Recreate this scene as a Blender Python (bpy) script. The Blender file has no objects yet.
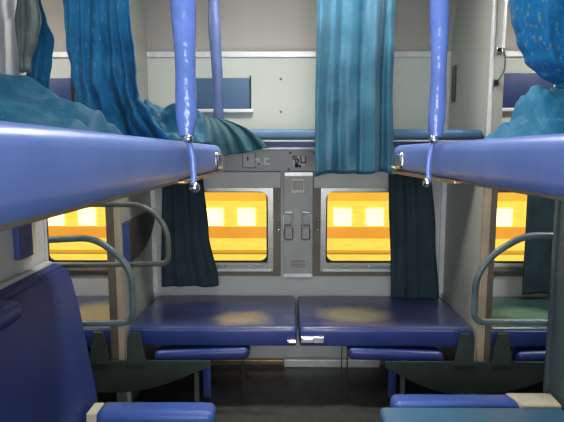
import bpy, bmesh, math, random
from mathutils import Vector, Matrix, noise

C = bpy.context.scene.collection
PI = math.pi
H = 1.47                      # eye height
PITCH = math.radians(7.1)
FPX = 524.0
YAW = math.atan(5 / FPX)

def place(u, v, Y):
    """world (x, z) of a sight line from the photograph at distance Y"""
    a, b = (u - 282) / FPX, (211 - v) / FPX
    y = math.cos(PITCH) + b * math.sin(PITCH); z = -math.sin(PITCH) + b * math.cos(PITCH)
    dx, dy = a * math.cos(YAW) - y * math.sin(YAW), a * math.sin(YAW) + y * math.cos(YAW)
    return dx * Y / dy, H + z * Y / dy
TILT = .0145                  # the upper berths sink a little towards the aisle
def berth_top(y): return 1.473 + TILT * (1.955 - y)

# ---------------------------------------------------------------- materials
def mat(name, col, rough=0.5, metal=0.0, col2=None, scale=8.0, lo=0.35, hi=0.65, bump=0.0, bscale=40.0,
        spec=0.5, sheen=0.0, coat=0.0, coords='Object', rvar=0.0, stretch=(1, 1, 1)):
    m = bpy.data.materials.new(name); m.use_nodes = True
    nt = m.node_tree; b = nt.nodes['Principled BSDF']
    b.inputs['Base Color'].default_value = (*col, 1)
    b.inputs['Roughness'].default_value = rough
    b.inputs['Metallic'].default_value = metal
    b.inputs['Specular IOR Level'].default_value = spec
    if sheen: b.inputs['Sheen Weight'].default_value = sheen
    if coat: b.inputs['Coat Weight'].default_value = coat
    tc = nt.nodes.new('ShaderNodeTexCoord')
    mp = nt.nodes.new('ShaderNodeMapping'); mp.inputs['Scale'].default_value = stretch
    nt.links.new(tc.outputs[coords], mp.inputs['Vector'])
    if col2 is not None:
        n = nt.nodes.new('ShaderNodeTexNoise'); n.inputs['Scale'].default_value = scale
        n.inputs['Detail'].default_value = 5
        nt.links.new(mp.outputs[0], n.inputs['Vector'])
        r = nt.nodes.new('ShaderNodeValToRGB')
        r.color_ramp.elements[0].position = lo; r.color_ramp.elements[0].color = (*col, 1)
        r.color_ramp.elements[1].position = hi; r.color_ramp.elements[1].color = (*col2, 1)
        nt.links.new(n.outputs['Fac'], r.inputs['Fac'])
        nt.links.new(r.outputs['Color'], b.inputs['Base Color'])
        if rvar:
            mr = nt.nodes.new('ShaderNodeMapRange')
            mr.inputs['To Min'].default_value = rough - rvar; mr.inputs['To Max'].default_value = rough + rvar
            nt.links.new(n.outputs['Fac'], mr.inputs['Value'])
            nt.links.new(mr.outputs[0], b.inputs['Roughness'])
    if bump:
        n2 = nt.nodes.new('ShaderNodeTexNoise'); n2.inputs['Scale'].default_value = bscale
        n2.inputs['Detail'].default_value = 3
        nt.links.new(mp.outputs[0], n2.inputs['Vector'])
        bp = nt.nodes.new('ShaderNodeBump'); bp.inputs['Strength'].default_value = bump
        bp.inputs['Distance'].default_value = 0.01
        nt.links.new(n2.outputs['Fac'], bp.inputs['Height'])
        nt.links.new(bp.outputs[0], b.inputs['Normal'])
    return m

def fleck_mat(name, col, col2, fleck, rough=0.65, scale=9, fl=0.66):
    """woven curtain cloth: soft colour variation and slanted pale flecks"""
    m = mat(name, col, rough, 0, col2, scale, 0.3, 0.7, bump=0.25, bscale=60, sheen=0.04)
    nt = m.node_tree; b = nt.nodes['Principled BSDF']; b.inputs['Specular IOR Level'].default_value = .15
    base = b.inputs['Base Color'].links[0].from_socket
    tc = nt.nodes.new('ShaderNodeTexCoord'); mp = nt.nodes.new('ShaderNodeMapping')
    mp.inputs['Rotation'].default_value = (0, 0.7, 0.3); mp.inputs['Scale'].default_value = (120, 120, 42)
    nt.links.new(tc.outputs['Object'], mp.inputs['Vector'])
    n = nt.nodes.new('ShaderNodeTexNoise'); n.inputs['Scale'].default_value = 1.0; n.inputs['Detail'].default_value = 1
    nt.links.new(mp.outputs[0], n.inputs['Vector'])
    r = nt.nodes.new('ShaderNodeValToRGB')
    r.color_ramp.elements[0].position = fl; r.color_ramp.elements[0].color = (0, 0, 0, 1)
    r.color_ramp.elements[1].position = fl + 0.05; r.color_ramp.elements[1].color = (0.55, 0.55, 0.55, 1)
    nt.links.new(n.outputs['Fac'], r.inputs['Fac'])
    mx = nt.nodes.new('ShaderNodeMix'); mx.data_type = 'RGBA'
    nt.links.new(r.outputs['Color'], mx.inputs['Factor'])
    nt.links.new(base, mx.inputs['A']); mx.inputs['B'].default_value = (*fleck, 1)
    nt.links.new(mx.outputs['Result'], b.inputs['Base Color'])
    return m

def patchy_seat(name, col, col2, patchy, c, rad, rough=.32):
    """vinyl whose colour turns paler in one soft patch (c: offset from the seat middle)"""
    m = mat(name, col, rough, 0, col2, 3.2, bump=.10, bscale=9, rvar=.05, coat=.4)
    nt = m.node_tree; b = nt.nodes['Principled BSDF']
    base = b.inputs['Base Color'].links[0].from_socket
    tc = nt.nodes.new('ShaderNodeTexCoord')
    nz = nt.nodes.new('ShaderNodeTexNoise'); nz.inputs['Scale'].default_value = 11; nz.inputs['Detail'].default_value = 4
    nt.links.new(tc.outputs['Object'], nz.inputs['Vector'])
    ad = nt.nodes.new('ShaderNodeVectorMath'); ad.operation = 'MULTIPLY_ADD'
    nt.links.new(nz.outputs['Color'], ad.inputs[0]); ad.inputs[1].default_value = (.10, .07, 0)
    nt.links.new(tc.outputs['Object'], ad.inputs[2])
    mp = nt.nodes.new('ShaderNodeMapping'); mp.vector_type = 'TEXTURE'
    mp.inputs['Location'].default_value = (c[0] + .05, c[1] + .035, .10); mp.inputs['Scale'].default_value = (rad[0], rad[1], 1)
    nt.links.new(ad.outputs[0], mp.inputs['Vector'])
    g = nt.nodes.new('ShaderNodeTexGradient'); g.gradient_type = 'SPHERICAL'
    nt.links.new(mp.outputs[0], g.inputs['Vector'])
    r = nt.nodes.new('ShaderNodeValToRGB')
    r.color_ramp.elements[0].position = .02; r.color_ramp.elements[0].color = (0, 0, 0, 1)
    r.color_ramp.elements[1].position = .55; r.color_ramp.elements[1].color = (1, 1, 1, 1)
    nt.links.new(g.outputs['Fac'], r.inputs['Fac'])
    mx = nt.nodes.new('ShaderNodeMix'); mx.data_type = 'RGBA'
    nt.links.new(r.outputs['Color'], mx.inputs['Factor']); nt.links.new(base, mx.inputs['A']); mx.inputs['B'].default_value = (*patchy, 1)
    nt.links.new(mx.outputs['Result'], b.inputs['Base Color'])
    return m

def emis(name, col, s):
    m = bpy.data.materials.new(name); m.use_nodes = True
    b = m.node_tree.nodes['Principled BSDF']
    b.inputs['Base Color'].default_value = (*col, 1)
    b.inputs['Emission Color'].default_value = (*col, 1); b.inputs['Emission Strength'].default_value = s
    return m

def glass(name, tint):
    m = bpy.data.materials.new(name); m.use_nodes = True
    nt = m.node_tree; nt.nodes.remove(nt.nodes['Principled BSDF'])
    out = nt.nodes['Material Output']
    t = nt.nodes.new('ShaderNodeBsdfTransparent'); t.inputs['Color'].default_value = (*tint, 1)
    g = nt.nodes.new('ShaderNodeBsdfGlossy'); g.inputs['Roughness'].default_value = 0.05
    fr = nt.nodes.new('ShaderNodeFresnel'); fr.inputs['IOR'].default_value = 1.3
    mx = nt.nodes.new('ShaderNodeMixShader')
    nt.links.new(fr.outputs[0], mx.inputs[0]); nt.links.new(t.outputs[0], mx.inputs[1]); nt.links.new(g.outputs[0], mx.inputs[2])
    nt.links.new(mx.outputs[0], out.inputs['Surface'])
    return m

M = {}
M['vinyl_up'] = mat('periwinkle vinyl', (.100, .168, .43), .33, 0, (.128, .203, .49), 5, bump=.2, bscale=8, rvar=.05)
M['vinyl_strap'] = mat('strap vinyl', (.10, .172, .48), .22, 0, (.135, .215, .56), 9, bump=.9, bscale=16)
M['vinyl_low'] = mat('shaded blue vinyl', (.018, .034, .155), .36, 0, (.026, .044, .185), 4, bump=.12, bscale=7, rvar=.05)  # same vinyl as the upper berths; dimmer light below put into its colour
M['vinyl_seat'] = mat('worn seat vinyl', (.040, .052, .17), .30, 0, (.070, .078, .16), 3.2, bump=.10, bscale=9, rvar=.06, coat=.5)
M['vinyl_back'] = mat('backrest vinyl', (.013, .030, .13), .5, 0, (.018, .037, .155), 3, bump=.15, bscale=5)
M['vinyl_bol'] = mat('bolster vinyl', (.036, .083, .30), .38, 0, (.048, .10, .35), 8, bump=.2, bscale=25)
M['vinyl_teal'] = mat('teal vinyl', (.045, .13, .22), .4, 0, (.06, .16, .26), 8, bump=.1)
M['vinyl_dull'] = mat('dull strap vinyl', (.055, .085, .21), .4, 0, (.075, .11, .25), 10, bump=.4)
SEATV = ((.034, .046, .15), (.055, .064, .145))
M['seat_0'] = patchy_seat('patchy seat vinyl left', *SEATV, (.34, .27, .17), (.13, -.13), (.20, .15))
M['seat_1'] = patchy_seat('patchy seat vinyl right', *SEATV, (.34, .29, .17), (-.155, -.07), (.27, .17))
M['seat_2'] = patchy_seat('patchy seat vinyl next bay', *SEATV, (.42, .35, .17), (.32, -.06), (.30, .28))
M['seat_3'] = patchy_seat('green lit patchy seat vinyl', (.022, .075, .075), (.032, .095, .085), (.17, .32, .20), (-.17, -.06), (.24, .17))  # green light on this seat is put into its base colour
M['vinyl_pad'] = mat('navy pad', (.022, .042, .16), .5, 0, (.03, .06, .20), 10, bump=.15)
M['vinyl_side'] = mat('side berth vinyl', (.055, .125, .225), .55, 0, (.07, .15, .26), 6)
M['wall_hi'] = mat('warm grey laminate', (.46, .425, .385), .55, 0, (.50, .465, .42), 2.5)
M['wall_mid'] = mat('pale green grey laminate', (.58, .61, .54), .5, 0, (.62, .65, .58), 2.5)
M['wall_low'] = mat('pale grey laminate', (.52, .53, .51), .5, 0, (.57, .58, .56), 3)
M['part'] = mat('partition laminate', (.33, .34, .30), .45, 0, (.37, .38, .335), 3)
M['part_dk'] = mat('dark teal partition', (.040, .062, .065), .45, 0, (.055, .08, .082), 4)
M['part_bay'] = mat('bay partition laminate', (.45, .45, .44), .5, 0, (.50, .50, .49), 3)
M['ceil'] = mat('ceiling', (.42, .40, .37), .6, 0, (.46, .44, .40), 2)
M['floor'] = mat('dark floor', (.035, .036, .032), .45, 0, (.06, .06, .054), 14, bump=.1)
M['alu'] = mat('brushed aluminium', (.40, .39, .36), .34, .75, (.48, .47, .44), 20, stretch=(1, 1, 8))
M['strip'] = mat('bright strip', (.72, .73, .72), .35, .25, (.82, .83, .82), 15)
M['chrome'] = mat('chrome', (.78, .78, .78), .16, 1.0)
M['bronze'] = mat('bronze edge', (.42, .26, .13), .3, .9, (.30, .18, .09), 14)
M['panel'] = mat('grey steel panel', (.40, .39, .375), .42, 0, (.46, .45, .43), 9, bump=.04)
M['pelmet'] = mat('pelmet grey', (.52, .51, .49), .4, 0, (.58, .57, .55), 9)
M['frame_dk'] = mat('brown grey frame', (.16, .135, .10), .5, .1, (.20, .17, .13), 12)
M['rubber'] = mat('black rubber', (.012, .012, .012), .6)
M['olive'] = mat('olive enamel', (.065, .075, .06), .36, 0, (.11, .125, .105), 12)
M['teal_tube'] = mat('grey teal enamel', (.06, .09, .09), .36, 0, (.095, .135, .14), 12)
M['green'] = mat('dark green steel', (.022, .034, .030), .5, 0, (.03, .045, .04), 10)
M['post'] = mat('beige post', (.30, .25, .17), .45, 0, (.36, .30, .21), 9)
M['post_dk'] = mat('dark post', (.085, .07, .05), .5, 0, (.11, .09, .065), 9)
M['beige'] = mat('beige plate', (.55, .50, .36), .5, 0, (.62, .57, .42), 18)
M['black'] = mat('black plastic', (.018, .018, .018), .4)
M['brown'] = mat('brown bakelite', (.06, .025, .018), .35)
M['white'] = mat('white plastic', (.72, .72, .68), .4)
M['paint'] = mat('white paint', (.95, .95, .93), .5)
M['ivory'] = mat('ivory switch', (.42, .40, .29), .4)
M['flap'] = mat('dark flap', (.045, .042, .04), .45, 0, (.06, .056, .052), 8)
M['curt_main'] = fleck_mat('blue teal curtain', (.008, .095, .215), (.014, .135, .275), (.11, .23, .18))
M['curt_mound'] = fleck_mat('blue teal cloth', (.005, .062, .118), (.010, .092, .155), (.07, .16, .14))
M['curt_right'] = fleck_mat('bright blue curtain', (.005, .105, .25), (.009, .145, .32), (.20, .27, .13), fl=.63)
M['curt_rmound'] = fleck_mat('turquoise cloth', (.010, .115, .21), (.024, .165, .27), (.11, .22, .18), fl=.68)
M['curt_side'] = mat('satin curtain', (.009, .074, .128), .46, 0, (.017, .105, .165), 8, bump=.35, bscale=30, sheen=.1)
M['curt_tail'] = mat('dark teal cloth', (.005, .046, .062), .65, 0, (.009, .070, .090), 12, bump=.4, bscale=30)
M['curt_win'] = mat('window curtain', (.010, .028, .040), .8, 0, (.016, .045, .060), 7, bump=.35, bscale=30)
M['cloth_grey'] = mat('grey green cloth', (.055, .08, .075), .8, 0, (.09, .12, .11), 12, bump=.3)
M['glass'] = glass('amber tinted glass', (1.0, .83, .50))
M['coach_top'] = mat('coach cream', (.62, .48, .12), .7, 0, (.68, .54, .14), 2)
M['coach_band'] = mat('coach brown band', (.54, .32, .09), .7, 0, (.62, .38, .11), 2)
M['coach_low'] = mat('coach lower cream', (.76, .72, .24), .7, 0, (.82, .82, .34), 5, stretch=(1, 1, 6))
M['coach_line'] = mat('coach groove', (.55, .36, .11), .8)
M['coach_glow'] = emis('glowing coach window', (.92, .92, .82), 2.8)  # brightness of the coach windows is added as emission
M['gravel'] = mat('ballast', (.25, .22, .19), .9, 0, (.35, .32, .28), 30)

# ---------------------------------------------------------------- mesh helpers
def NB(): return bmesh.new()

def merge(bm, t):
    me = bpy.data.meshes.new('t'); t.to_mesh(me); t.free()
    bm.from_mesh(me); bpy.data.meshes.remove(me)

def box(bm, x0, x1, y0, y1, z0, z1, r=0.0, seg=3):
    t = bmesh.new(); bmesh.ops.create_cube(t, size=1)
    for v in t.verts:
        v.co = Vector(((x0 + x1) / 2 + v.co.x * (x1 - x0), (y0 + y1) / 2 + v.co.y * (y1 - y0), (z0 + z1) / 2 + v.co.z * (z1 - z0)))
    if r > 0:
        r = min(r, .49 * min(abs(x1 - x0), abs(y1 - y0), abs(z1 - z0)))
        bmesh.ops.bevel(t, geom=t.edges[:], offset=r, segments=seg, profile=.5, affect='EDGES')
    merge(bm, t); return bm

def prism(bm, pts, axis, a0, a1, r=0.0):
    """closed outline in the two other axes, extruded along axis from a0 to a1"""
    t = bmesh.new()
    def mk(p, a):
        if axis == 'y': return (p[0], a, p[1])
        if axis == 'x': return (a, p[0], p[1])
        return (p[0], p[1], a)
    va = [t.verts.new(mk(p, a0)) for p in pts]; vb = [t.verts.new(mk(p, a1)) for p in pts]
    n = len(pts)
    t.faces.new(va); t.faces.new(vb[::-1])
    for i in range(n): t.faces.new((va[i], vb[i], vb[(i + 1) % n], va[(i + 1) % n]))
    bmesh.ops.recalc_face_normals(t, faces=t.faces[:])
    if r: bmesh.ops.bevel(t, geom=t.edges[:], offset=r, segments=2, affect='EDGES')
    merge(bm, t); return bm

def fillet(pts, r, n=7):
    out = [Vector(pts[0])]
    for i in range(1, len(pts) - 1):
        a, b, c = Vector(pts[i - 1]), Vector(pts[i]), Vector(pts[i + 1])
        rr = r[i - 1] if isinstance(r, (list, tuple)) else r
        d = min(rr, (a - b).length * .48, (c - b).length * .48)
        p, q = b + (a - b).normalized() * d, b + (c - b).normalized() * d
        for k in range(n + 1):
            t = k / n
            out.append((1 - t) ** 2 * p + 2 * t * (1 - t) * b + t * t * q)
    out.append(Vector(pts[-1])); return out

def tube(bm, pts, rad, seg=10, sx=1.0):
    pts = [Vector(p) for p in pts]; rings = []
    t0 = (pts[1] - pts[0]).normalized()
    nrm = t0.cross(Vector((0, 0, 1)));
    if nrm.length < .01: nrm = t0.cross(Vector((1, 0, 0)))
    nrm.normalize()
    for i, p in enumerate(pts):
        t = (pts[min(i + 1, len(pts) - 1)] - pts[max(i - 1, 0)]).normalized()
        nrm = (nrm - t * nrm.dot(t)).normalized(); bn = t.cross(nrm)
        rr = rad[i] if isinstance(rad, (list, tuple)) else rad
        rings.append([bm.verts.new(p + (nrm * math.cos(2 * PI * k / seg) * sx + bn * math.sin(2 * PI * k / seg)) * rr) for k in range(seg)])
    for a, b in zip(rings, rings[1:]):
        for k in range(seg): bm.faces.new((a[k], a[(k + 1) % seg], b[(k + 1) % seg], b[k]))
    bm.faces.new(rings[0][::-1]); bm.faces.new(rings[-1]); return bm

def ball(bm, c, r, sc=(1, 1, 1)):
    t = bmesh.new(); bmesh.ops.create_uvsphere(t, u_segments=14, v_segments=8, radius=r)
    for v in t.verts: v.co = Vector((c[0] + v.co.x * sc[0], c[1] + v.co.y * sc[1], c[2] + v.co.z * sc[2]))
    merge(bm, t); return bm

def grid(bm, fn, nu, nv):
    vs = [[bm.verts.new(fn(i / nu, j / nv)) for i in range(nu + 1)] for j in range(nv + 1)]
    for j in range(nv):
        for i in range(nu): bm.faces.new((vs[j][i], vs[j][i + 1], vs[j + 1][i + 1], vs[j + 1][i]))
    return bm

def origin(p):
    o = Vector((0, 0, 0))
    while p is not None: o += Vector(p.location); p = p.parent
    return o

def obj(name, bm, m, parent=None, smooth=False, thick=0.0, sub=0, at=None):
    o_ = origin(parent) if parent is not None else Vector(at if at else (0, 0, 0))
    bmesh.ops.translate(bm, verts=bm.verts[:], vec=-o_)
    me = bpy.data.meshes.new(name); bm.to_mesh(me); bm.free()
    me.materials.append(M[m] if isinstance(m, str) else m)
    if smooth:
        for p in me.polygons: p.use_smooth = True
    o = bpy.data.objects.new(name, me); C.objects.link(o)
    if parent is not None: o.parent = parent
    else: o.location = o_
    if thick:
        s = o.modifiers.new('solid', 'SOLIDIFY'); s.thickness = thick; s.offset = 0
    if sub:
        s = o.modifiers.new('sub', 'SUBSURF'); s.levels = sub; s.render_levels = sub
    if smooth and not thick and not sub:
        bb = me.attributes  # auto smooth by angle
        for e in me.edges: pass
        me.set_sharp_from_angle(angle=math.radians(42))
    return o

def tag(o, label, cat, group=None, kind=None):
    o['label'] = label; o['category'] = cat
    if group: o['group'] = group
    if kind: o['kind'] = kind
    return o

def thing(name, loc, label, cat, group=None):
    o = bpy.data.objects.new(name, None); C.objects.link(o); o.location = loc
    o.empty_display_size = .05
    return tag(o, label, cat, group)

def struct(name, bm, m, parent=None, smooth=False):
    o = obj(name, bm, m, parent, smooth)
    if parent is None: o['kind'] = 'structure'
    return o

# ================================================================ SETTING
XL, XR = -3.0, 3.1             # ends of the modelled stretch of coach
YW = 3.4                       # inner face of the window wall
ZC = 2.62
PL0, PL1 = -.94, -.885         # left side partition
PR0, PR1 = 1.03, 1.085         # right side partition
BL0, BL1 = -.985, -.945        # left bay partition
BR0, BR1 = 1.045, 1.085        # right bay partition
YA = 2.0                       # aisle end of the bay partitions
YP = 2.74                      # aisle end of the side partitions

struct('floor', box(NB(), XL, XR, -1.0, YW + .06, -.05, 0), 'floor')
struct('ceiling', box(NB(), XL, XR, -1.0, YW + .06, ZC, ZC + .05), 'ceil')
struct('wall_left', box(NB(), XL - .05, XL, -1.0, YW + .06, 0, ZC), 'part_bay')
struct('wall_right', box(NB(), XR, XR + .05, -1.0, YW + .06, 0, ZC), 'part_bay')
struct('wall_front', box(NB(), XL, XR, -1.05, -1.0, 0, ZC), 'part_bay')

# windows: openings (x0, x1) in the window wall
ZW0, ZW1 = .70, 1.19
WIN = [(-1.60, -1.055), (-.685, -.125), (.255, .825), (1.225, 1.79)]
bm = NB()
xs = [XL]
for a, b in WIN: xs += [a, b]
xs.append(XR)
for i in range(0, len(xs), 2): box(bm, xs[i], xs[i + 1], YW, YW + .06, ZW0, ZW1)
box(bm, XL, XR, YW, YW + .06, 0, ZW0); box(bm, XL, XR, YW, YW + .06, ZW1, 1.46)
struct('wall_back', bm, 'wall_low')
bm = NB(); box(bm, XL, XR, YW, YW + .06, 1.46, 2.04)
struct('wall_upper', bm, 'wall_mid')
# curved cove from the rail up to the ceiling
def cove(u, v):
    a = v * PI / 2
    return (XL + (XR - XL) * u, YW - .72 * (1 - math.cos(a)), 2.04 + (ZC - 2.04) * math.sin(a))
o = struct('ceiling_cove', grid(NB(), cove, 2, 16), 'wall_hi', smooth=True)
o.modifiers.new('s', 'SOLIDIFY').thickness = .02

# side partitions follow the cove at the top
def side_profile():
    pts = [(YP, 0), (YW, 0), (YW, 2.04)]
    for k in range(1, 13):
        a = k / 12 * PI / 2
        pts.append((YW - .72 * (1 - math.cos(a)), 2.04 + (ZC - 2.04) * math.sin(a)))
    pts = [p for p in pts if p[0] >= YP]
    if pts[-1][0] > YP: pts.append((YP, pts[-1][1] + .0))
    return pts
for nm, a, b in (('wall_side_left', PL0, PL1), ('wall_side_right', PR0, PR1)):
    struct(nm, prism(NB(), side_profile(), 'x', a, b), 'part')
# bay partitions (between the compartments on the far side of the aisle)
struct('wall_bay_left', box(NB(), BL0, BL1, -1.0, YA, 0, ZC), 'part_bay')
struct('wall_bay_right', box(NB(), BR0, BR1, -1.0, YA, 0, ZC), 'part_dk')

n = 0
def trim(bm, m, smooth=False):
    global n
    n += 1
    return struct('trim_%d' % n, bm, m, smooth=smooth)
# horizontal rail between lower and upper wall panels
for x0, x1 in ((XL, PL0), (PL1, PR0), (PR1, XR)):
    trim(box(NB(), x0, x1, YW - .012, YW, 2.022, 2.058, .004), 'strip')
# white strip capping the window panel
for x0, x1 in ((PL1, PR0),):
    trim(box(NB(), x0, x1, YW - .03, YW, 1.445, 1.462, .003), 'strip')
# edge channels of the partitions
trim(box(NB(), PL1 - .026, PL1 + .006, YP - .025, YP, .30, 1.44, .004), 'post')
trim(box(NB(), PL0 - .014, PL1 - .026, YP - .022, YP + .001, .30, 1.44, .004), 'post_dk')
trim(box(NB(), PR0 - .006, PR0 + .032, YP - .025, YP, .30, 1.44, .004), 'post')
trim(box(NB(), PR0 + .032, PR1 + .01, YP - .022, YP, .30, 1.44, .004), 'post_dk')
trim(box(NB(), PR0 - .004, PR0 + .009, YP - .03, YP, 1.44, ZC, .003), 'strip')
trim(box(NB(), PR0 + .009, PR1 + .008, YP - .028, YP, 1.44, ZC, .004), 'part')
trim(box(NB(), BL0 - .004, BL1 + .006, YA, YA + .02, 0, ZC, .004), 'part_bay')
trim(box(NB(), BR0 - .012, BR1 + .004, YA, YA + .02, 0, 1.42, .004), 'part_dk')
# corner beads where partitions meet the window wall
trim(box(NB(), PL1, PL1 + .03, YW - .02, YW, .5, 1.30), 'strip')
trim(box(NB(), PR0 - .03, PR0, YW - .02, YW, .5, 1.44), 'strip')
# foot rail
b = struct('baseboard_back', box(NB(), XL, XR, YW - .02, YW, .0, .045, .006), 'alu')
trim(box(NB(), -.86, -.02, YW - .05, YW - .02, .02, .05, .006), 'bronze')
trim(box(NB(), -.02, .62, YW - .055, YW - .02, .0, .055, .006), 'strip')

# ---- windows
def rounded_ring(bm, x0, x1, z0, z1, w, y0, y1, r):
    """flat frame with rounded inner corners"""
    t = bmesh.new(); N = 8
    def loop(ax0, ax1, az0, az1, rr, y):
        ps = []
        for cx, cz, a0 in ((ax1 - rr, az1 - rr, 0), (ax0 + rr, az1 - rr, PI / 2), (ax0 + rr, az0 + rr, PI), (ax1 - rr, az0 + rr, 1.5 * PI)):
            for k in range(N + 1):
                a = a0 + k / N * PI / 2
                ps.append(t.verts.new((cx + rr * math.cos(a), y, cz + rr * math.sin(a))))
        return ps
    L = [loop(x0, x1, z0, z1, .004, y0), loop(x0 + w, x1 - w, z0 + w, z1 - w, r, y0), loop(x0 + w, x1 - w, z0 + w, z1 - w, r, y1), loop(x0, x1, z0, z1, .004, y1)]
    for q in range(4):
        a, b = L[q], L[(q + 1) % 4]
        for k in range(len(a)):
            t.faces.new((a[k], b[k], b[(k + 1) % len(a)], a[(k + 1) % len(a)]))
    bmesh.ops.recalc_face_normals(t, faces=t.faces[:])
    merge(bm, t); return bm

for i, (a, b) in enumerate(WIN):
    w = bpy.data.objects.new('window_%d' % (i + 1), None); C.objects.link(w)
    w.location = ((a + b) / 2, YW, ZW0); w['kind'] = 'structure'
    obj('pane', box(NB(), a, b, YW + .035, YW + .041, ZW0, ZW1), 'glass', w)
    obj('gasket', rounded_ring(NB(), a - .004, b + .004, ZW0 - .004, ZW1 + .004, .014, YW + .012, YW + .03, .045), 'rubber', w)
    f = obj('frame', rounded_ring(NB(), a - .035, b + .035, ZW0 - .052, ZW1 + .02, .034, YW - .022, YW + .012, .05), 'alu', w)
    obj('surround', rounded_ring(NB(), a - .085, b + .085, ZW0 - .085, ZW1 + .03, .05, YW - .012, YW, .006), 'frame_dk', w)
    bm = NB()
    for k in range(3): ball(bm, (a + .12 + k * (b - a - .24) / 2, YW - .022, ZW0 - .02), .007, (1, .5, 1))
    obj('screw', bm, 'chrome', f, smooth=True)
    sh = box(NB(), a - .02, b + .02, YW - .03, YW - .02, ZW0 - .052, ZW0 - .036, .002)
    obj('sill', sh, 'strip' if i in (1, 2) else 'frame_dk', w)
    if i in (1, 2):
        p = obj('pelmet', box(NB(), a - (.04 if i == 1 else .085), b + (.085 if i == 1 else .06), YW - .07, YW, ZW1 + .012, 1.305, .004), 'pelmet', w)
        bm = NB()
        for k in range(5): ball(bm, (a - .02 + k * (b - a + .06) / 4, YW - .07, 1.285), .004, (1, .5, 1))
        obj('rivet', bm, 'alu', p)
    else:
        obj('pelmet', box(NB(), a - .06, b + .06, YW - .07, YW, ZW1 + .012, 1.305, .004), 'pelmet', w)

# ================================================================ WINDOW WALL FITTINGS
t = thing('wall_panel', (.0, YW - .012, 1.31), 'grey steel strip panel on the wall under the side upper berth, marked 1C', 'panel')
obj('plate', box(NB(), -.40, .80, YW - .014, YW - .001, 1.306, 1.444, .002), 'panel', t)
bm = NB()
for x, z in ((.02, 1.424), (.01, 1.318), (.175, 1.424)): ball(bm, (x, YW - .014, z), .007, (1, .4, 1))
obj('screw', bm, 'black', t)
bm = NB()  # the seat letter mark
yy = YW - .0165
z0 = 1.352
z0 = 1.348
def st(xa, xb, za, zb): box(bm, xa, xb, yy - .001, yy + .003, z0 + za, z0 + zb)
st(-.190, -.175, 0, .046); st(-.203, -.190, .029, .042); st(-.203, -.162, 0, .012)
st(-.150, -.135, 0, .046); st(-.135, -.112, 0, .013); st(-.135, -.112, .033, .046)
obj('seat_mark', bm, 'paint', t)

t = thing('switch_board', (-.245, YW - .02, 1.345), 'square grey switch plate with black toggle, left of the white seat marking', 'switch')
obj('plate', box(NB(), -.285, -.205, YW - .021, YW - .013, 1.33, 1.425, .004), 'pelmet', t)
obj('toggle', box(NB(), -.257, -.247, YW - .032, YW - .02, 1.375, 1.40, .003), 'black', t)
bm = NB(); box(bm, -.287, -.284, YW - .022, YW - .013, 1.328, 1.427); box(bm, -.206, -.203, YW - .022, YW - .013, 1.328, 1.427); box(bm, -.287, -.203, YW - .022, YW - .013, 1.326, 1.33)
obj('groove', bm, 'black', t)
bm = NB(); ball(bm, (-.252, YW - .021, 1.355), .006, (1, .5, 1)); ball(bm, (-.23, YW - .021, 1.372), .004, (1, .5, 1)); ball(bm, (-.272, YW - .021, 1.372), .004, (1, .5, 1))
obj('indicator', bm, 'white', t)

t = thing('charging_socket', (.075, YW - .02, 1.34), 'brown and white charging socket on the wall strip above the switch column', 'socket')
obj('plate', box(NB(), .035, .118, YW - .022, YW - .013, 1.335, 1.405, .004), 'white', t)
bm = NB(); box(bm, .036, .062, YW - .038, YW - .02, 1.382, 1.405, .005); box(bm, .05, .078, YW - .04, YW - .02, 1.36, 1.388, .006); box(bm, .084, .092, YW - .038, YW - .02, 1.362, 1.404, .003); box(bm, .084, .122, YW - .038, YW - .02, 1.357, 1.366, .003); box(bm, .114, .122, YW - .038, YW - .02, 1.362, 1.404, .003)
obj('contact_cover', bm, 'brown', t)
bm = NB(); ball(bm, (.062, YW - .036, 1.345), .014, (1, .6, 1)); ball(bm, (.084, YW - .034, 1.34), .009, (1, .6, 1))
obj('plug_ring', bm, 'black', t, smooth=True)

t = thing('service_column', (.073, YW - .01, .615), 'narrow grey column panel between the two glowing windows', 'panel')
obj('plate', box(NB(), -.022, .168, YW - .03, YW - .001, .615, 1.30, .003), 'panel', t)
obj('top_strip', box(NB(), -.018, .166, YW - .074, YW - .03, 1.277, 1.305, .003), 'strip', t)
obj('bottom_strip', box(NB(), -.024, .168, YW - .038, YW - .03, .612, .636, .003), 'strip', t)
v = obj('vent_plate', box(NB(), .018, .125, YW - .034, YW - .029, .672, .738, .002), 'pelmet', t)
bm = NB()
for k in range(6): box(bm, .024, .119, YW - .037, YW - .033, .678 + k * .0095, .682 + k * .0095)
obj('louvre', bm, 'frame_dk', v)
bm = NB()
for x in (-.055, .205):
    for z in (.925, .985): ball(bm, (x, YW - .015, z), .009, (1, .6, 1))
obj('stud', bm, 'chrome', t, smooth=True)

t = thing('light_switch', (.073, YW - .03, 1.18), 'small twin rocker light switch with white rim near the top of the grey column', 'switch')
obj('plate', box(NB(), .028, .112, YW - .038, YW - .03, 1.168, 1.262, .004), 'white', t)
for x in (.052, .088): obj('rocker', box(NB(), x - .015, x + .015, YW - .046, YW - .037, 1.188, 1.245, .004), 'ivory', t)

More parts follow.
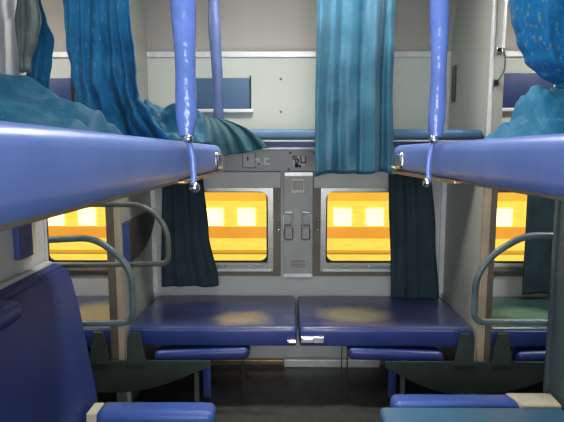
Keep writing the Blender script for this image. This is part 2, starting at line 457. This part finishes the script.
for x0, side in ((.012, 'left'), (.122, 'right')):
    t = thing('bottle_holder', (x0, YW - .03, .86), 'folded steel wire bottle holder on the %s side of the grey column' % side, 'holder', 'bottle holders on the grey column')
    s = -1 if side == 'left' else 1
    obj('hinge_bar', box(NB(), x0 - .03, x0 + .03, YW - .05, YW - .03, 1.035, 1.05, .004), 'chrome', t)
    bm = NB()
    tube(bm, fillet([(x0 - s * .005, YW - .045, 1.03), (x0 - s * .03, YW - .045, 1.02), (x0 - s * .012, YW - .045, .97), (x0 - s * .03, YW - .045, .94), (x0 + s * .02, YW - .045, .955)], .012), .0045, 6)
    obj('clip', bm, 'panel', t, smooth=True)
    bm = NB()
    tube(bm, fillet([(x0 - .026, YW - .042, .96), (x0 - .026, YW - .042, .865), (x0 + .026, YW - .042, .865), (x0 + .026, YW - .042, .96), (x0 - .026, YW - .042, .96)], .012), .0045, 6)
    obj('wire_loop', bm, 'frame_dk', t, smooth=True)
    obj('stem', box(NB(), x0 + s * .034 - .003, x0 + s * .034 + .003, YW - .04, YW - .03, .93, 1.03, .002), 'strip', t)

# studs in the pale upper wall
bm = NB()
for x in (-.04, .62):
    for z in (1.685, 1.89): ball(bm, (x, YW - .001, z), .008, (1, .5, 1))
o = obj('wall_stud', bm, 'frame_dk'); o['kind'] = 'structure'; o.name = 'trim_studs'

# blue vinyl pads on the upper wall, with a chrome lip below
def wall_pad(x0, x1, z0, z1, label, m='vinyl_pad'):
    t = thing('wall_pad', ((x0 + x1) / 2, YW, z0), label, 'pad', 'blue pads on the upper window wall')
    obj('cushion', box(NB(), x0, x1, YW - .035, YW - .001, z0, z1, .008), m, t, smooth=True)
    obj('metal_lip', box(NB(), x0 - .01, x1 + .022, YW - .045, YW - .001, z0 - .024, z0 - .002, .003), 'strip', t)
    obj('end_rod', box(NB(), x1, x1 + .008, YW - .03, YW - .01, z0, z1 + .015, .002), 'black', t)
wall_pad(-.60, -.235, 1.703, 1.893, 'blue vinyl wall pad with bright metal lip behind the blue straps', 'vinyl_side')
wall_pad(-1.72, -1.36, 1.70, 1.893, 'dark navy wall pad at far left between the hanging curtains')
wall_pad(1.30, 1.66, 1.708, 1.92, 'dark navy wall pad at far right, half behind the bright blue curtain')

# ================================================================ SIDE UPPER BERTH
t = thing('side_upper_berth', (.075, 3.05, 1.455), 'blue side upper berth running across behind the hanging teal curtain', 'berth')
obj('cushion', box(NB(), PL1 + .005, PR0 - .01, 2.76, 3.36, 1.497, 1.556, .022, 4), 'vinyl_side', t, smooth=True)
obj('base_frame', box(NB(), PL1 + .005, PR0 - .01, 2.775, 3.37, 1.462, 1.497, .004), 'vinyl_pad', t)
obj('edge_trim', box(NB(), PL1 + .005, PR0 - .01, 2.765, 2.777, 1.49, 1.5, .002), 'panel', t)

# ================================================================ MAIN UPPER BERTHS
def main_berth(x0, x1, inner, label):
    t = thing('upper_berth', ((x0 + x1) / 2, .9, 1.375), label, 'berth', 'upper berths of the bay')
    y0, y1 = .02, 1.955
    # padded cushion with a soft swollen outline
    bm = box(NB(), x0, x1, y0, y1, 1.374, 1.472, .026, 5)
    obj('cushion', bm, 'vinyl_up', t, smooth=True)
    xi = x1 if inner > 0 else x0
    obj('base_frame', box(NB(), x0 + .012, x1 - .012, y0, y1 - .012, 1.372, 1.388, .003), 'frame_dk', t)
    bm = NB(); a, b = sorted((xi - inner * .02, xi + inner * .004))
    box(bm, a, b, 1.22, y1 - .01, 1.370, 1.379, .003)
    obj('edge_trim', bm, 'bronze', t)
    # wrap of chrome round the aisle corner
    bm = NB()
    a, b = sorted((xi - inner * .03, xi + inner * .010))
    box(bm, a, b, y1 - .17, y1 + .004, 1.388, 1.446, .012, 4)
    cp = obj('corner_plate', bm, 'chrome', t, smooth=True)
    for z in (1.41, 1.435): obj('rivet', ball(NB(), (xi + inner * .004, y1 - .02, z), .006), 'black', cp)
    t.rotation_euler.x = -TILT; t.location.z += TILT * (1.955 - .9)
main_berth(BL1, -.242, 1, 'periwinkle vinyl upper berth on the left, teal curtain heaped on it')
main_berth(.392, BR1 - .04, -1, 'periwinkle vinyl upper berth on the right, turquoise curtain heaped on it')

def strap(x, y, ztop, dx, w, label, s, zb=1.482, tail=True, m='vinyl_strap'):
    t = thing('berth_strap', (x, y, zb), label, 'strap', 'padded straps holding up the berths')
    bm = NB(); pts = []; rad = []
    N = 26
    for k in range(N + 1):
        q = k / N
        z = zb + .012 + (ztop - zb) * q
        pts.append((x + dx * q + .004 * math.sin(q * 9), y, z))
        wob = 1 + .10 * math.sin(q * 11 + x * 9) + .05 * math.sin(q * 31)
        rad.append(w * .5 * wob * (.72 if k == 0 else 1))
    tube(bm, pts, rad, 14, sx=.8)
    obj('padding', bm, m, t, smooth=True)
    if tail:
        obj('bolt', ball(NB(), (x + s * .006, y - .006, zb + .004), .0125), 'chrome', t, smooth=True)
        obj('bolt', ball(NB(), (x + s * .018, y, 1.372), .0125), 'chrome', t, smooth=True)
        bm = NB(); tube(bm, [(x + s * .006, y, zb + .0), (x + s * .014, y, 1.44), (x + s * .016, y, 1.40), (x + s * .013, y, 1.372)], .007, 8, sx=.6)
        obj('link', bm, m, t, smooth=True)
        ck = NB(); box(ck, x - .016, x + .016, y - .004, y + .012, zb + .012, zb + .03, .006)
        obj('clamp', ck, 'frame_dk', t)
    return t
strap(-.236, 1.235, ZC, -.012, .052, 'fat shiny blue padded strap bolted to the left upper berth edge', 1)
strap(.392, 1.40, ZC, -.014, .046, 'shiny blue padded strap bolted to the right upper berth edge', -1)
strap(-.355, 2.745, ZC, -.022, .055, 'slim dull blue strap in front of the blue wall pad', 1, zb=1.56, tail=False, m='vinyl_dull')

# ================================================================ SIDE LOWER SEATS
def side_seat(x0, x1, pad, latch, label, vinyl_no, leg=None):
    t = thing('side_bench', ((x0 + x1) / 2, 3.06, .385), label, 'seat', 'flat side lower seats under the windows')
    bm = box(NB(), x0, x1, 2.765, 3.375, .378, .488, .024, 5)
    for k in range(1, 40):
        bmesh.ops.bisect_plane(bm, geom=bm.verts[:] + bm.edges[:] + bm.faces[:], plane_co=(x0 + (x1 - x0) * k / 40, 0, 0), plane_no=(1, 0, 0))
    for k in range(1, 28):
        bmesh.ops.bisect_plane(bm, geom=bm.verts[:] + bm.edges[:] + bm.faces[:], plane_co=(0, 2.765 + .61 * k / 28, 0), plane_no=(0, 1, 0))
    cx = (x0 + x1) / 2 - .01
    for v in bm.verts:      # sagging, much sat-on middle
        if v.co.z > .45:
            dx, dy = (v.co.x - cx) / .17, (v.co.y - 2.99) / .105
            sag = math.exp(-(dx * dx + dy * dy) / 1.6)
            v.co.z -= .010 * sag + .005 * sag * noise.noise((v.co.x * 16, v.co.y * 16, x0)) - .003 * noise.noise((v.co.x * 5, v.co.y * 6, x0))
    obj('cushion', bm, 'seat_%d' % vinyl_no, t, smooth=True)
    # folded backrest pad slung underneath
    bm = box(NB(), pad[0], pad[1], 2.745, 2.85, .303, .374, .03, 5)
    for v in bm.verts:   # one end hangs lower
        v.co.z -= .022 * ((v.co.x - pad[0]) / (pad[1] - pad[0]) if pad[2] > 0 else 1 - (v.co.x - pad[0]) / (pad[1] - pad[0]))
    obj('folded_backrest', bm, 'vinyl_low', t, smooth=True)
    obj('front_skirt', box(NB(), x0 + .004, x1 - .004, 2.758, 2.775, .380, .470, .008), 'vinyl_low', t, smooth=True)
    obj('seat_frame', box(NB(), x0 + .03, x1 - .03, 2.86, 3.36, .355, .385), 'green', t)
    if latch:
        bm = box(NB(), latch[0], latch[1], 2.742, 2.762, latch[2], latch[3], .005)
        box(bm, latch[0] + .01, latch[0] + .07 if latch[1] - latch[0] > .09 else latch[1], 2.735, 2.745, latch[2] + .006, latch[3] - .008, .003)
        obj('latch', bm, 'chrome', t)
    if leg is not None:
        obj('leg', box(NB(), leg - .004, leg + .004, 2.86, 2.868, 0, .37), 'black', t)
        obj('leg', box(NB(), leg - .025, leg - .019, 2.95, 2.96, 0, .37), 'black', t)
side_seat(-.868, .055, (-.73, -.205, -1), (.0, .052, .398, .422), 'patchy navy vinyl flat seat under the left window, left half of the side berth', 0, leg=-.245)
side_seat(.068, 1.02, (.335, .86, 1), (.075, .205, .402, .44), 'patchy navy vinyl flat seat under the right window, with chrome latch at its corner', 1, leg=.345)
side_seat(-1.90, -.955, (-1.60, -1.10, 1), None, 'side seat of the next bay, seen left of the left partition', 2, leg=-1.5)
side_seat(1.10, 2.05, (1.26, 1.80, -1), None, 'green lit side seat of the next bay, seen through the right hand rail', 3, leg=1.7)

# green steel brackets carrying the seats at the partition
def bracket(xc, label):
    t = thing('seat_bracket', (xc, 2.7, 0), label, 'bracket', 'green steel brackets under the partitions')
    pts = [(-.52, .318), (.50, .318), (.50, .285)]
    for k in range(9):
        q = k / 8; pts.append((.44 - .44 * q, .265 - .125 * math.sin(q * PI / 2)))
    pts += [(-.12, .14)]
    for k in range(1, 9):
        q = k / 8; pts.append((-.12 - .36 * q, .265 - .125 * math.cos(q * PI / 2)))
    pts += [(-.52, .285)]
    obj('plate', prism(NB(), [(xc + a, b) for a, b in pts], 'y', 2.695, 2.712), 'green', t)
    for s in (-1, 1):
        p = [(xc + s * .045, .30), (xc + s * .155, .30), (xc + s * .125, .478), (xc + s * .075, .478)]
        obj('gusset', prism(NB(), p, 'y', 2.69, 2.708), 'green', t)
        obj('leg', box(NB(), xc + s * .42 - .012, xc + s * .42 + .012, 2.715, 2.735, 0, .31), 'olive', t)
        obj('padded_leg', box(NB(), xc + s * .475 - .022, xc + s * .475 + .022, 2.714, 2.738, .10, .31, .010), 'vinyl_low', t, smooth=True)
bracket(-.912, 'dark green steel bracket under the left partition and its two seats')
bracket(1.05, 'dark green steel bracket under the right partition and its two seats')

# ================================================================ CLIMBING RAILS
def step_rail(pts, r, m, label, rad=.0135):
    bm = tube(NB(), fillet(pts, r), rad, 12)
    y = pts[0][1]
    o = obj('step_rail', bm, m, smooth=True, at=(pts[0][0], y, pts[-1][2]))
    tag(o, label, 'rail', 'bent tube step rails on the partition ends')
ya = YA + .045
step_rail([(-.965, YA + .015, 1.098), (-.955, ya, 1.098), (-.765, ya, 1.108), (-.665, ya, 1.03), (-.622, ya, .965), (-.622, ya, .757), (-.955, ya, .752), (-.965, YA + .015, .752)],
          [.02, .10, .06, .06, .05, .02], 'teal_tube', 'lower grey green bent tube rail at the left, in front of the seat end')
yb = YA + .12
step_rail([(-.965, YA + .015, 1.232), (-.955, yb, 1.232), (-.58, yb, 1.232), (-.49, yb, 1.14), (-.488, yb, .985), (-.955, yb, .978), (-.965, YA + .015, .978)],
          [.03, .10, .07, .04, .03], 'olive', 'upper olive bent tube rail at the left, crossing the dark flap', .011)
step_rail([(1.066, YA + .015, 1.118), (1.056, ya, 1.118), (.935, ya, 1.120), (.815, ya, 1.045), (.752, ya, .955), (.752, ya, .79), (.775, ya, .766), (1.056, ya, .766), (1.066, YA + .015, .766)],
          [.02, .07, .05, .06, .03, .03, .02], 'teal_tube', 'grey green bent tube rail at the right, in front of the window')

# ================================================================ MAIN LOWER SEATS
t = thing('lower_seat', (-.6, 1.0, 0), 'dark blue lower seat on the left with a tall leaning backrest', 'seat', 'lower seats of the bay')
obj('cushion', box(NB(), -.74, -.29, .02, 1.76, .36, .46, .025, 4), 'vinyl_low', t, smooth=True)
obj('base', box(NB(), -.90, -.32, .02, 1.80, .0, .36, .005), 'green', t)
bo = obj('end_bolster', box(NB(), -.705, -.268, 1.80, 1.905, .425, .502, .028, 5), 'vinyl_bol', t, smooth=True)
obj('corner_plate', box(NB(), -.738, -.70, 1.81, 1.90, .42, .492, .004), 'beige', t)
# leaning backrest
bm = NB()
prof = [(-.745, .40), (-.765, .55), (-.787, .70), (-.812, .86), (-.838, .975), (-.856, 1.012), (-.885, 1.022), (-.925, 1.015), (-.90, .70), (-.86, .40)]
prism(bm, prof, 'y', .03, 1.985, .012)
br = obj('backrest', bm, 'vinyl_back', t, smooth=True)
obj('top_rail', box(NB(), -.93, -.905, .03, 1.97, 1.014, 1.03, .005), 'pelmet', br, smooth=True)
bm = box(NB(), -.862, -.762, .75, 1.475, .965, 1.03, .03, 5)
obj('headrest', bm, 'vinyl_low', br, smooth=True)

t = thing('lower_seat', (.7, 1.0, 0), 'teal vinyl lower seat at the bottom right with its blue end bolster', 'seat', 'lower seats of the bay')
obj('cushion', box(NB(), .345, 1.03, .02, 1.86, .41, .505, .02, 4), 'vinyl_teal', t, smooth=True)
obj('base', box(NB(), .38, 1.03, .02, 1.90, .0, .41, .005), 'green', t)
obj('end_bolster', box(NB(), .405, .905, 1.88, 1.98, .42, .502, .03, 5), 'vinyl_bol', t, smooth=True)
bm = NB(); prism(bm, [(.885, 1.868), (1.03, 1.868), (1.035, 1.965), (.86, 1.965)], 'z', .45, .506, .003)
obj('corner_plate', bm, 'beige', t)

# ================================================================ WALL THINGS
t = thing('folded_flap', (PL1, 3.0, .84), 'dark stowed flap with curved bottom on the left partition', 'flap')
pts = [(2.79, 1.058), (3.36, 1.065), (3.35, .99), (3.27, .92), (3.12, .86), (2.95, .835), (2.79, .83)]
obj('board', prism(NB(), pts, 'x', PL1, PL1 + .03, .004), 'flap', t)
obj('edge_strip', box(NB(), PL1, PL1 + .036, 2.775, 2.79, .83, 1.058, .003), 'vinyl_pad', t)

t = thing('wall_box', (BL1, 1.8, 1.15), 'dark blue box with beige edge on the left bay partition, under the berth', 'box')
obj('body', box(NB(), BL1, BL1 + .022, 1.77, 1.868, 1.075, 1.21, .004), 'vinyl_pad', t)
obj('edge_strip', box(NB(), BL1, BL1 + .024, 1.868, 1.90, 1.075, 1.21, .003), 'beige', t)

t = thing('grab_handle', (PR0, 3.28, 1.73), 'dark upright slotted grab handle on the right partition', 'handle')
obj('grip', box(NB(), PR0 - .022, PR0, 3.26, 3.305, 1.735, 1.955, .012), 'flap', t, smooth=True)
obj('backplate', box(NB(), PR0 - .004, PR0, 3.245, 3.32, 1.715, 1.975, .002), 'part', t)

t = thing('coat_hook', (PR0 + .02, YP - .03, 1.78), 'bright metal hook bracket on the right partition edge', 'hook')
obj('bracket', box(NB(), PR0 + .012, PR0 + .05, YP - .05, YP - .028, 1.93, 1.955, .004), 'chrome', t)
bm = NB(); tube(bm, fillet([(PR0 + .042, YP - .045, 1.95), (PR0 + .046, YP - .07, 1.90), (PR0 + .046, YP - .07, 1.84), (PR0 + .03, YP - .05, 1.80), (PR0 + .024, YP - .03, 1.78)], .02), .006, 8)
obj('hook_rod', bm, 'chrome', t, smooth=True)
obj('foot', box(NB(), PR0 + .01, PR0 + .034, YP - .045, YP - .028, 1.77, 1.80, .004), 'black', t)
o = obj('curtain_rod', tube(NB(), [(PR0 + .045, YP - .045, 1.95), (PR0 + .045, YP - .045, ZC)], .007, 8), 'strip', smooth=True, at=(PR0 + .045, YP - .045, 1.95))
tag(o, 'thin white upright rod above the hook on the right partition edge', 'rod')
o = obj('curtain_rod', tube(NB(), [(-.905, 1.86, 1.93), (-.915, 1.86, ZC)], .011, 8), 'strip', smooth=True, at=(-.905, 1.86, 1.93))
tag(o, 'pale upright rod at the top left above the grey green cloth', 'rod')

# ================================================================ CLOTH
def fold(u, seed, nf):
    r = random.Random(seed); s = 0
    for k in range(4):
        s += r.uniform(.4, 1) * math.sin(2 * PI * (nf * (.6 + .45 * k) * u + r.random()))
    return s / 2.2

def curtain(name, ztop, zbot, L, R, Y, amp, nf, seed, m, label, hem=.012, cat='curtain', group=None, tie=None, nu=110, nv=60, thick=.004, shift=.04, crumple=.012):
    """L(t), R(t): left and right edge for t from 0 (top) to 1 (bottom)"""
    def fn(u, v):
        t = v
        x0, x1 = L(t), R(t)
        sh = shift * math.sin(t * 3 + seed)
        d = fold(u + sh * .5, seed, nf)
        x = x0 + (x1 - x0) * u + .25 * amp * fold(u + .13, seed + 5, nf)
        y = Y(t) + amp * d * (.75 + .25 * math.sin(t * 5 + 4 * u))
        z = ztop + (zbot - ztop) * t + hem * t * fold(u, seed + 9, nf * .5)
        nn = noise.noise((x * 9, z * 6, seed)) * crumple + max(0, crumple - .012) * (t ** 3) * (noise.noise((x * 22, z * 15, seed + 3)) + .5 * abs(noise.noise((x * 34 + z * 20, z * 24, seed))))
        return (x, y + nn, z)
    bm = grid(NB(), fn, nu, nv)
    o = obj(name, bm, m, smooth=True, thick=thick, at=((L(1) + R(1)) / 2, Y(1), zbot))
    return tag(o, label, cat, group)

def pw(*pts):
    """smooth piecewise function through (t, value) points"""
    def f(t):
        if t <= pts[0][0]: return pts[0][1]
        for (a, va), (b, vb) in zip(pts, pts[1:]):
            if t <= b:
                q = (t - a) / (b - a); q = q * q * (3 - 2 * q)
                return va + (vb - va) * q
        return pts[-1][1]
    return f

# curtain of the side upper berth
curtain('curtain', ZC - .01, 1.33, pw((0, .145), (1, .138)), pw((0, .525), (.6, .52), (1, .535)), lambda t: 2.62, .036, 2.9, 11, 'curt_side',
        'long satin teal curtain hanging straight beside the right upper berth', hem=.012, group='teal berth curtains')

# big curtain over the left berth (gathered, falls onto the berth)
def zedge(Y, zt, zb, pts):
    """edge function of t from sight points (u, v): t is the height fraction"""
    q = []
    for u, v in pts:
        x, z = place(u, v, Y); q.append(((zt - z) / (zt - zb), x))
    q.sort(); return pw(*([(0, q[0][1])] + q))
lin = pw
YL = 1.66; ZB = berth_top(YL) + .012
curtain('curtain', ZC - .01, ZB, zedge(YL, ZC, ZB, [(63, 0), (66, 45), (70, 72), (79, 100), (88, 140)]),
        zedge(YL, ZC, ZB, [(129, 0), (133, 50), (137, 80), (142, 98), (152, 112), (168, 140)]),
        lambda t: YL - .02 * max(0, t - .7) / .3, .026, 3.3, 23, 'curt_main',
        'wide flecked blue teal curtain falling onto the left upper berth', hem=.006, group='teal berth curtains', nu=150, nv=160, shift=.22, crumple=.045)
# second one behind it, tied back at the partition
Y2 = 1.90
curtain('curtain', ZC - .01, 1.50, zedge(Y2, ZC, 1.50, [(32, 0), (29, 40), (25, 70), (14, 100), (14, 140)]), zedge(Y2, ZC, 1.50, [(40, 0), (46, 20), (54, 40), (52, 62), (49, 85), (50, 140)]), lambda t: Y2, .018, 2.0, 31, 'curt_main',
        'narrow blue curtain bunched against the left partition post', hem=.004, group='teal berth curtains', nu=60)
# grey green cloth hung in front of it
GL = zedge(1.82, 2.2, 1.70, [(18, 0), (15, 22), (18, 48), (22, 66)]); GR = zedge(1.82, 2.2, 1.70, [(37, 0), (41, 24), (38, 45), (30, 66)])
def greycl(u, v):
    L, R_ = GL(v), GR(v)
    return (max(L, BL1 + .012) + (R_ - max(L, BL1 + .012)) * u, 1.82 - .03 * math.sin(u * PI) + .010 * fold(u, 4, 2) + .008 * noise.noise((u * 3, v * 6, 2)), 2.2 - (2.2 - 1.715) * v)
o = obj('hanging_cloth', grid(NB(), greycl, 24, 24), 'cloth_grey', smooth=True, thick=.006, at=(-.89, 1.82, 1.81))
tag(o, 'small grey green cloth hanging from the pale rod at the top left', 'cloth')

def mound(name, x0, x1, y0, y1, hf, m, label, nu=150, nv=90, zb=1.4725, group=None):
    def fn(u, v):
        e = min(1, min(u, 1 - u) / .06) * min(1, min(v, 1 - v) / .10); e = math.sin(e * PI / 2)
        x = x0 + (x1 - x0) * u; y = y0 + (y1 - y0) * v
        return (x, y, berth_top(y) + max(0.002, hf(u, v, x, y)) * e + .003)
    o = obj(name, grid(NB(), fn, nu, nv), m, smooth=True, thick=.003, at=((x0 + x1) / 2, (y0 + y1) / 2, zb))
    return tag(o, label, 'cloth', group)

HL = pw(*[(place(u_, v_, 1.36)[0], max(0, place(u_, v_, 1.36)[1] - berth_top(1.36) - .012)) for u_, v_ in ((-60, 66), (0, 78), (22, 83), (45, 94), (62, 101), (82, 110), (100, 120), (114, 132))])
def hl(u, v, x, y):
    ridge = math.exp(-((v - .5) / .30) ** 2)
    prof = HL(x)
    w = .013 * math.sin((y * 46 - x * 20) + 2.5 * noise.noise((x * 4, y * 4, 2))) + .016 * noise.noise((x * 7 + y * 4, y * 18, 1.0)) + .006 * noise.noise((x * 26, y * 36, 4))
    return prof * ridge + w * (.35 + .65 * ridge) + .012
mound('heaped_curtain', BL1 + .004, -.45, 1.10, 1.61, hl, 'curt_mound', 'crumpled blue teal cloth heaped along the left upper berth', group='heaped curtain cloth')
def hl2(u, v, x, y):
    ridge = math.exp(-((v - .5) / .32) ** 2)
    prof = pw((0, .10), (.25, .135), (.5, .13), (.8, .11), (1, .06))(u)
    ph = x * 60 + y * 38 + 3 * noise.noise((x * 7, y * 7, 5))
    return prof * ridge + .016 * noise.noise((x * 16, y * 16, 3)) + .009 * math.sin(ph) * (.3 + ridge) + .008 * noise.noise((x * 45, y * 45, 8))
mound('heaped_curtain', -.535, -.268, 1.69, 1.93, hl2, 'curt_mound', 'hem of the wide left curtain crumpled on the berth beside the fat strap', group='heaped curtain cloth')

# dark teal tail draped over the side upper berth
def tail(u, v):
    # fan from a pinch at upper left to a slanting hem
    top = Vector((-.47 + .14 * u, 2.70, 1.625 - .02 * u))
    bot = Vector(pw((0, -.50), (.35, -.30), (1, -.095))(u), ) if False else Vector((-.52 + .43 * u, 2.66, pw((0, 1.39), (.35, 1.405), (.6, 1.43), (1, 1.458))(u)))
    p = top.lerp(bot, v)
    p.x += .03 * math.sin(v * PI) * (u - .5)
    p.y += .018 * fold(u + .1 * v, 41, 3.2) * (.3 + v) - .03 * math.sin(v * PI * .8)
    p.z += .02 * math.sin(v * PI) * u
    return p
o = obj('gathered_curtain', grid(NB(), tail, 70, 40), 'curt_tail', smooth=True, thick=.004, at=(-.3, 2.66, 1.42))
tag(o, 'dark teal gathered curtain tail spilling over the side upper berth beside the left berth end', 'curtain', 'teal berth curtains')

# right: swag of curtain slung from above, and the heap on the berth
YS = 1.62; ZS = place(564, 88, YS)[1]
SW = zedge(YS, 2.60, ZS, [(510, 0), (512, 18), (517, 40), (526, 60), (540, 76), (556, 86)])
def swag(u, v):
    a = 2 * PI * u
    v = 1 - (1 - v) ** 1.5
    z = 2.60 - (2.60 - ZS) * v
    xl = SW(v); xr = 1.02
    cx, rx = (xl + xr) / 2, (xr - xl) / 2
    ry = pw((0, .05), (.7, .10), (.93, .075), (1, .02))(v)
    w = 1 + .22 * math.sin(a * 8 + v * 9) + .05 * math.sin(a * 13 - v * 6)
    ca = math.cos(a)
    return (min(1.03, cx + rx * ca), YS + ry * math.sin(a) * w + .012 * noise.noise((ca * 5, z * 8, 1)), z)
bm = grid(NB(), swag, 110, 90); bmesh.ops.remove_doubles(bm, verts=bm.verts[:], dist=.0003)
o = obj('curtain', bm, 'curt_right', smooth=True, at=(.93, YS, ZS))
tag(o, 'bright blue gold flecked curtain slung in a swag at the upper right', 'curtain', 'teal berth curtains')
HR = pw(*[(place(u_, v_, 1.64)[0], max(0, place(u_, v_, 1.64)[1] - berth_top(1.64))) for u_, v_ in ((498, 134), (507, 127), (521, 121), (526, 98), (532, 91), (546, 90), (564, 87), (600, 80))])
def hr(u, v, x, y):
    ridge = math.exp(-((v - .5) / .34) ** 2)
    prof = HR(x)
    dip = -.06 * math.exp(-(((x - .84) * 1.6 + (y - 1.60)) / .035) ** 2)
    return prof * ridge + dip * ridge + (.006 + .10 * prof) * noise.noise((x * 14, y * 10, 7)) + (.006 + .16 * prof) * (.6 - abs(math.sin(x * 20 + y * 30 + 2.5 * noise.noise((x * 6, y * 6, 3))))) + .008 * noise.noise((x * 40, y * 40, 4))
mound('heaped_curtain', .64, BR1 - .042, 1.44, 1.86, hr, 'curt_rmound', 'turquoise curtain cloth heaped on the right upper berth below the swag', group='heaped curtain cloth')

# window curtains, dark against the light
def wc(L0, L1, R0, Rm, R1, zb, seed, label, y=3.27, zt=1.30):
    curtain('window_curtain', zt, zb, pw((0, L0), (1, L1)), pw((0, R0), (.5, Rm), (1, R1)), lambda t: y, .014, 2.4, seed, 'curt_win', label, hem=.006, group='dark window curtains', nu=70, nv=40)
wc(-.775, -.80, -.53, -.50, -.44, .575, 51, 'dark teal curtain over the left side of the left window')
wc(.635, .665, .90, .935, .97, .50, 61, 'dark teal curtain over the right side of the right window')
wc(1.50, 1.50, 1.86, 1.86, 1.88, .53, 71, 'dark curtain on the far right window of the next bay')

# ================================================================ OUTSIDE
YN = 5.6
t = thing('neighbouring_coach', (0, YN, -.6), 'cream train coach standing outside, seen through the amber glass', 'train')
ZB_ = [place(355, v, YN)[1] for v in (201, 227, 238.5, 250, 253)]
zs0, zs1 = place(355, 226, YN)[1], place(355, 208.5, YN)[1]
obj('upper_side', box(NB(), -6, 6, YN, YN + 2.2, ZB_[0], 2.3), 'coach_top', t)
obj('window_band', box(NB(), -6, 6, YN, YN + 2.2, ZB_[1], ZB_[0]), 'coach_low', t)
obj('brown_band', box(NB(), -6, 6, YN, YN + 2.2, ZB_[2], ZB_[1]), 'coach_band', t)
obj('lower_side', box(NB(), -6, 6, YN, YN + 2.2, -.6, ZB_[2]), 'coach_low', t)
obj('groove_line', box(NB(), -6, 6, YN - .012, YN, ZB_[4], ZB_[3]), 'coach_line', t)
x0_ = place(342.5, 217, YN)[0]
for k in range(-11, 9):
    x = x0_ + k * .345
    if abs(x) > 3.0: continue
    obj('window', box(NB(), x - .095, x + .095, YN - .01, YN, zs0, zs1, .02), 'coach_glow', t)
o = struct('ground', box(NB(), -8, 8, YW + .1, 9, -1.25, -1.2), 'gravel')

# ================================================================ LIGHT
w = bpy.data.worlds.new('World'); bpy.context.scene.world = w; w.use_nodes = True
w.node_tree.nodes['Background'].inputs['Color'].default_value = (.75, .85, 1, 1)
w.node_tree.nodes['Background'].inputs['Strength'].default_value = .8
def lamp(name, kind, loc, energy, col=(1, 1, 1), rot=(0, 0, 0), size=(.3, .3)):
    l = bpy.data.lights.new(name, kind); l.energy = energy; l.color = col
    if kind == 'AREA': l.shape = 'RECTANGLE'; l.size, l.size_y = size
    o = bpy.data.objects.new(name, l); C.objects.link(o); o.location = loc; o.rotation_euler = rot
    return o
s = lamp('sun', 'SUN', (0, 0, 6), 5.5, (1, .95, .88)); s.rotation_euler = (math.radians(38), 0, math.radians(8)); s.data.angle = .02
lamp('bay_light', 'AREA', (.08, .75, ZC - .03), 17, (.97, .98, 1), size=(.25, .9))
for x in (-1.95, .07, 2.0):
    lamp('aisle_light', 'AREA', (x, 2.32, ZC - .03), 30, (1, .97, .92), size=(.7, .2))
# daylight from the bay's own window behind the camera
lamp('bay_window_light', 'AREA', (.05, -.9, 1.35), 42, (.93, .97, 1), rot=(PI / 2, 0, 0), size=(1.1, .7))

# ================================================================ CAMERA
cd = bpy.data.cameras.new('Camera'); cd.sensor_width = 36; cd.lens = 36 * FPX / 564; cd.clip_start = .02
cam = bpy.data.objects.new('Camera', cd); C.objects.link(cam)
cam.location = (0, 0, H); cam.rotation_euler = (PI / 2 - PITCH, 0, YAW)
sc = bpy.context.scene; sc.camera = cam
sc.view_settings.view_transform = 'Standard'; sc.view_settings.look = 'None'
sc.view_settings.exposure = 0
sc.cycles.use_denoising = True
sc.cycles.max_bounces = 10; sc.cycles.transparent_max_bounces = 12
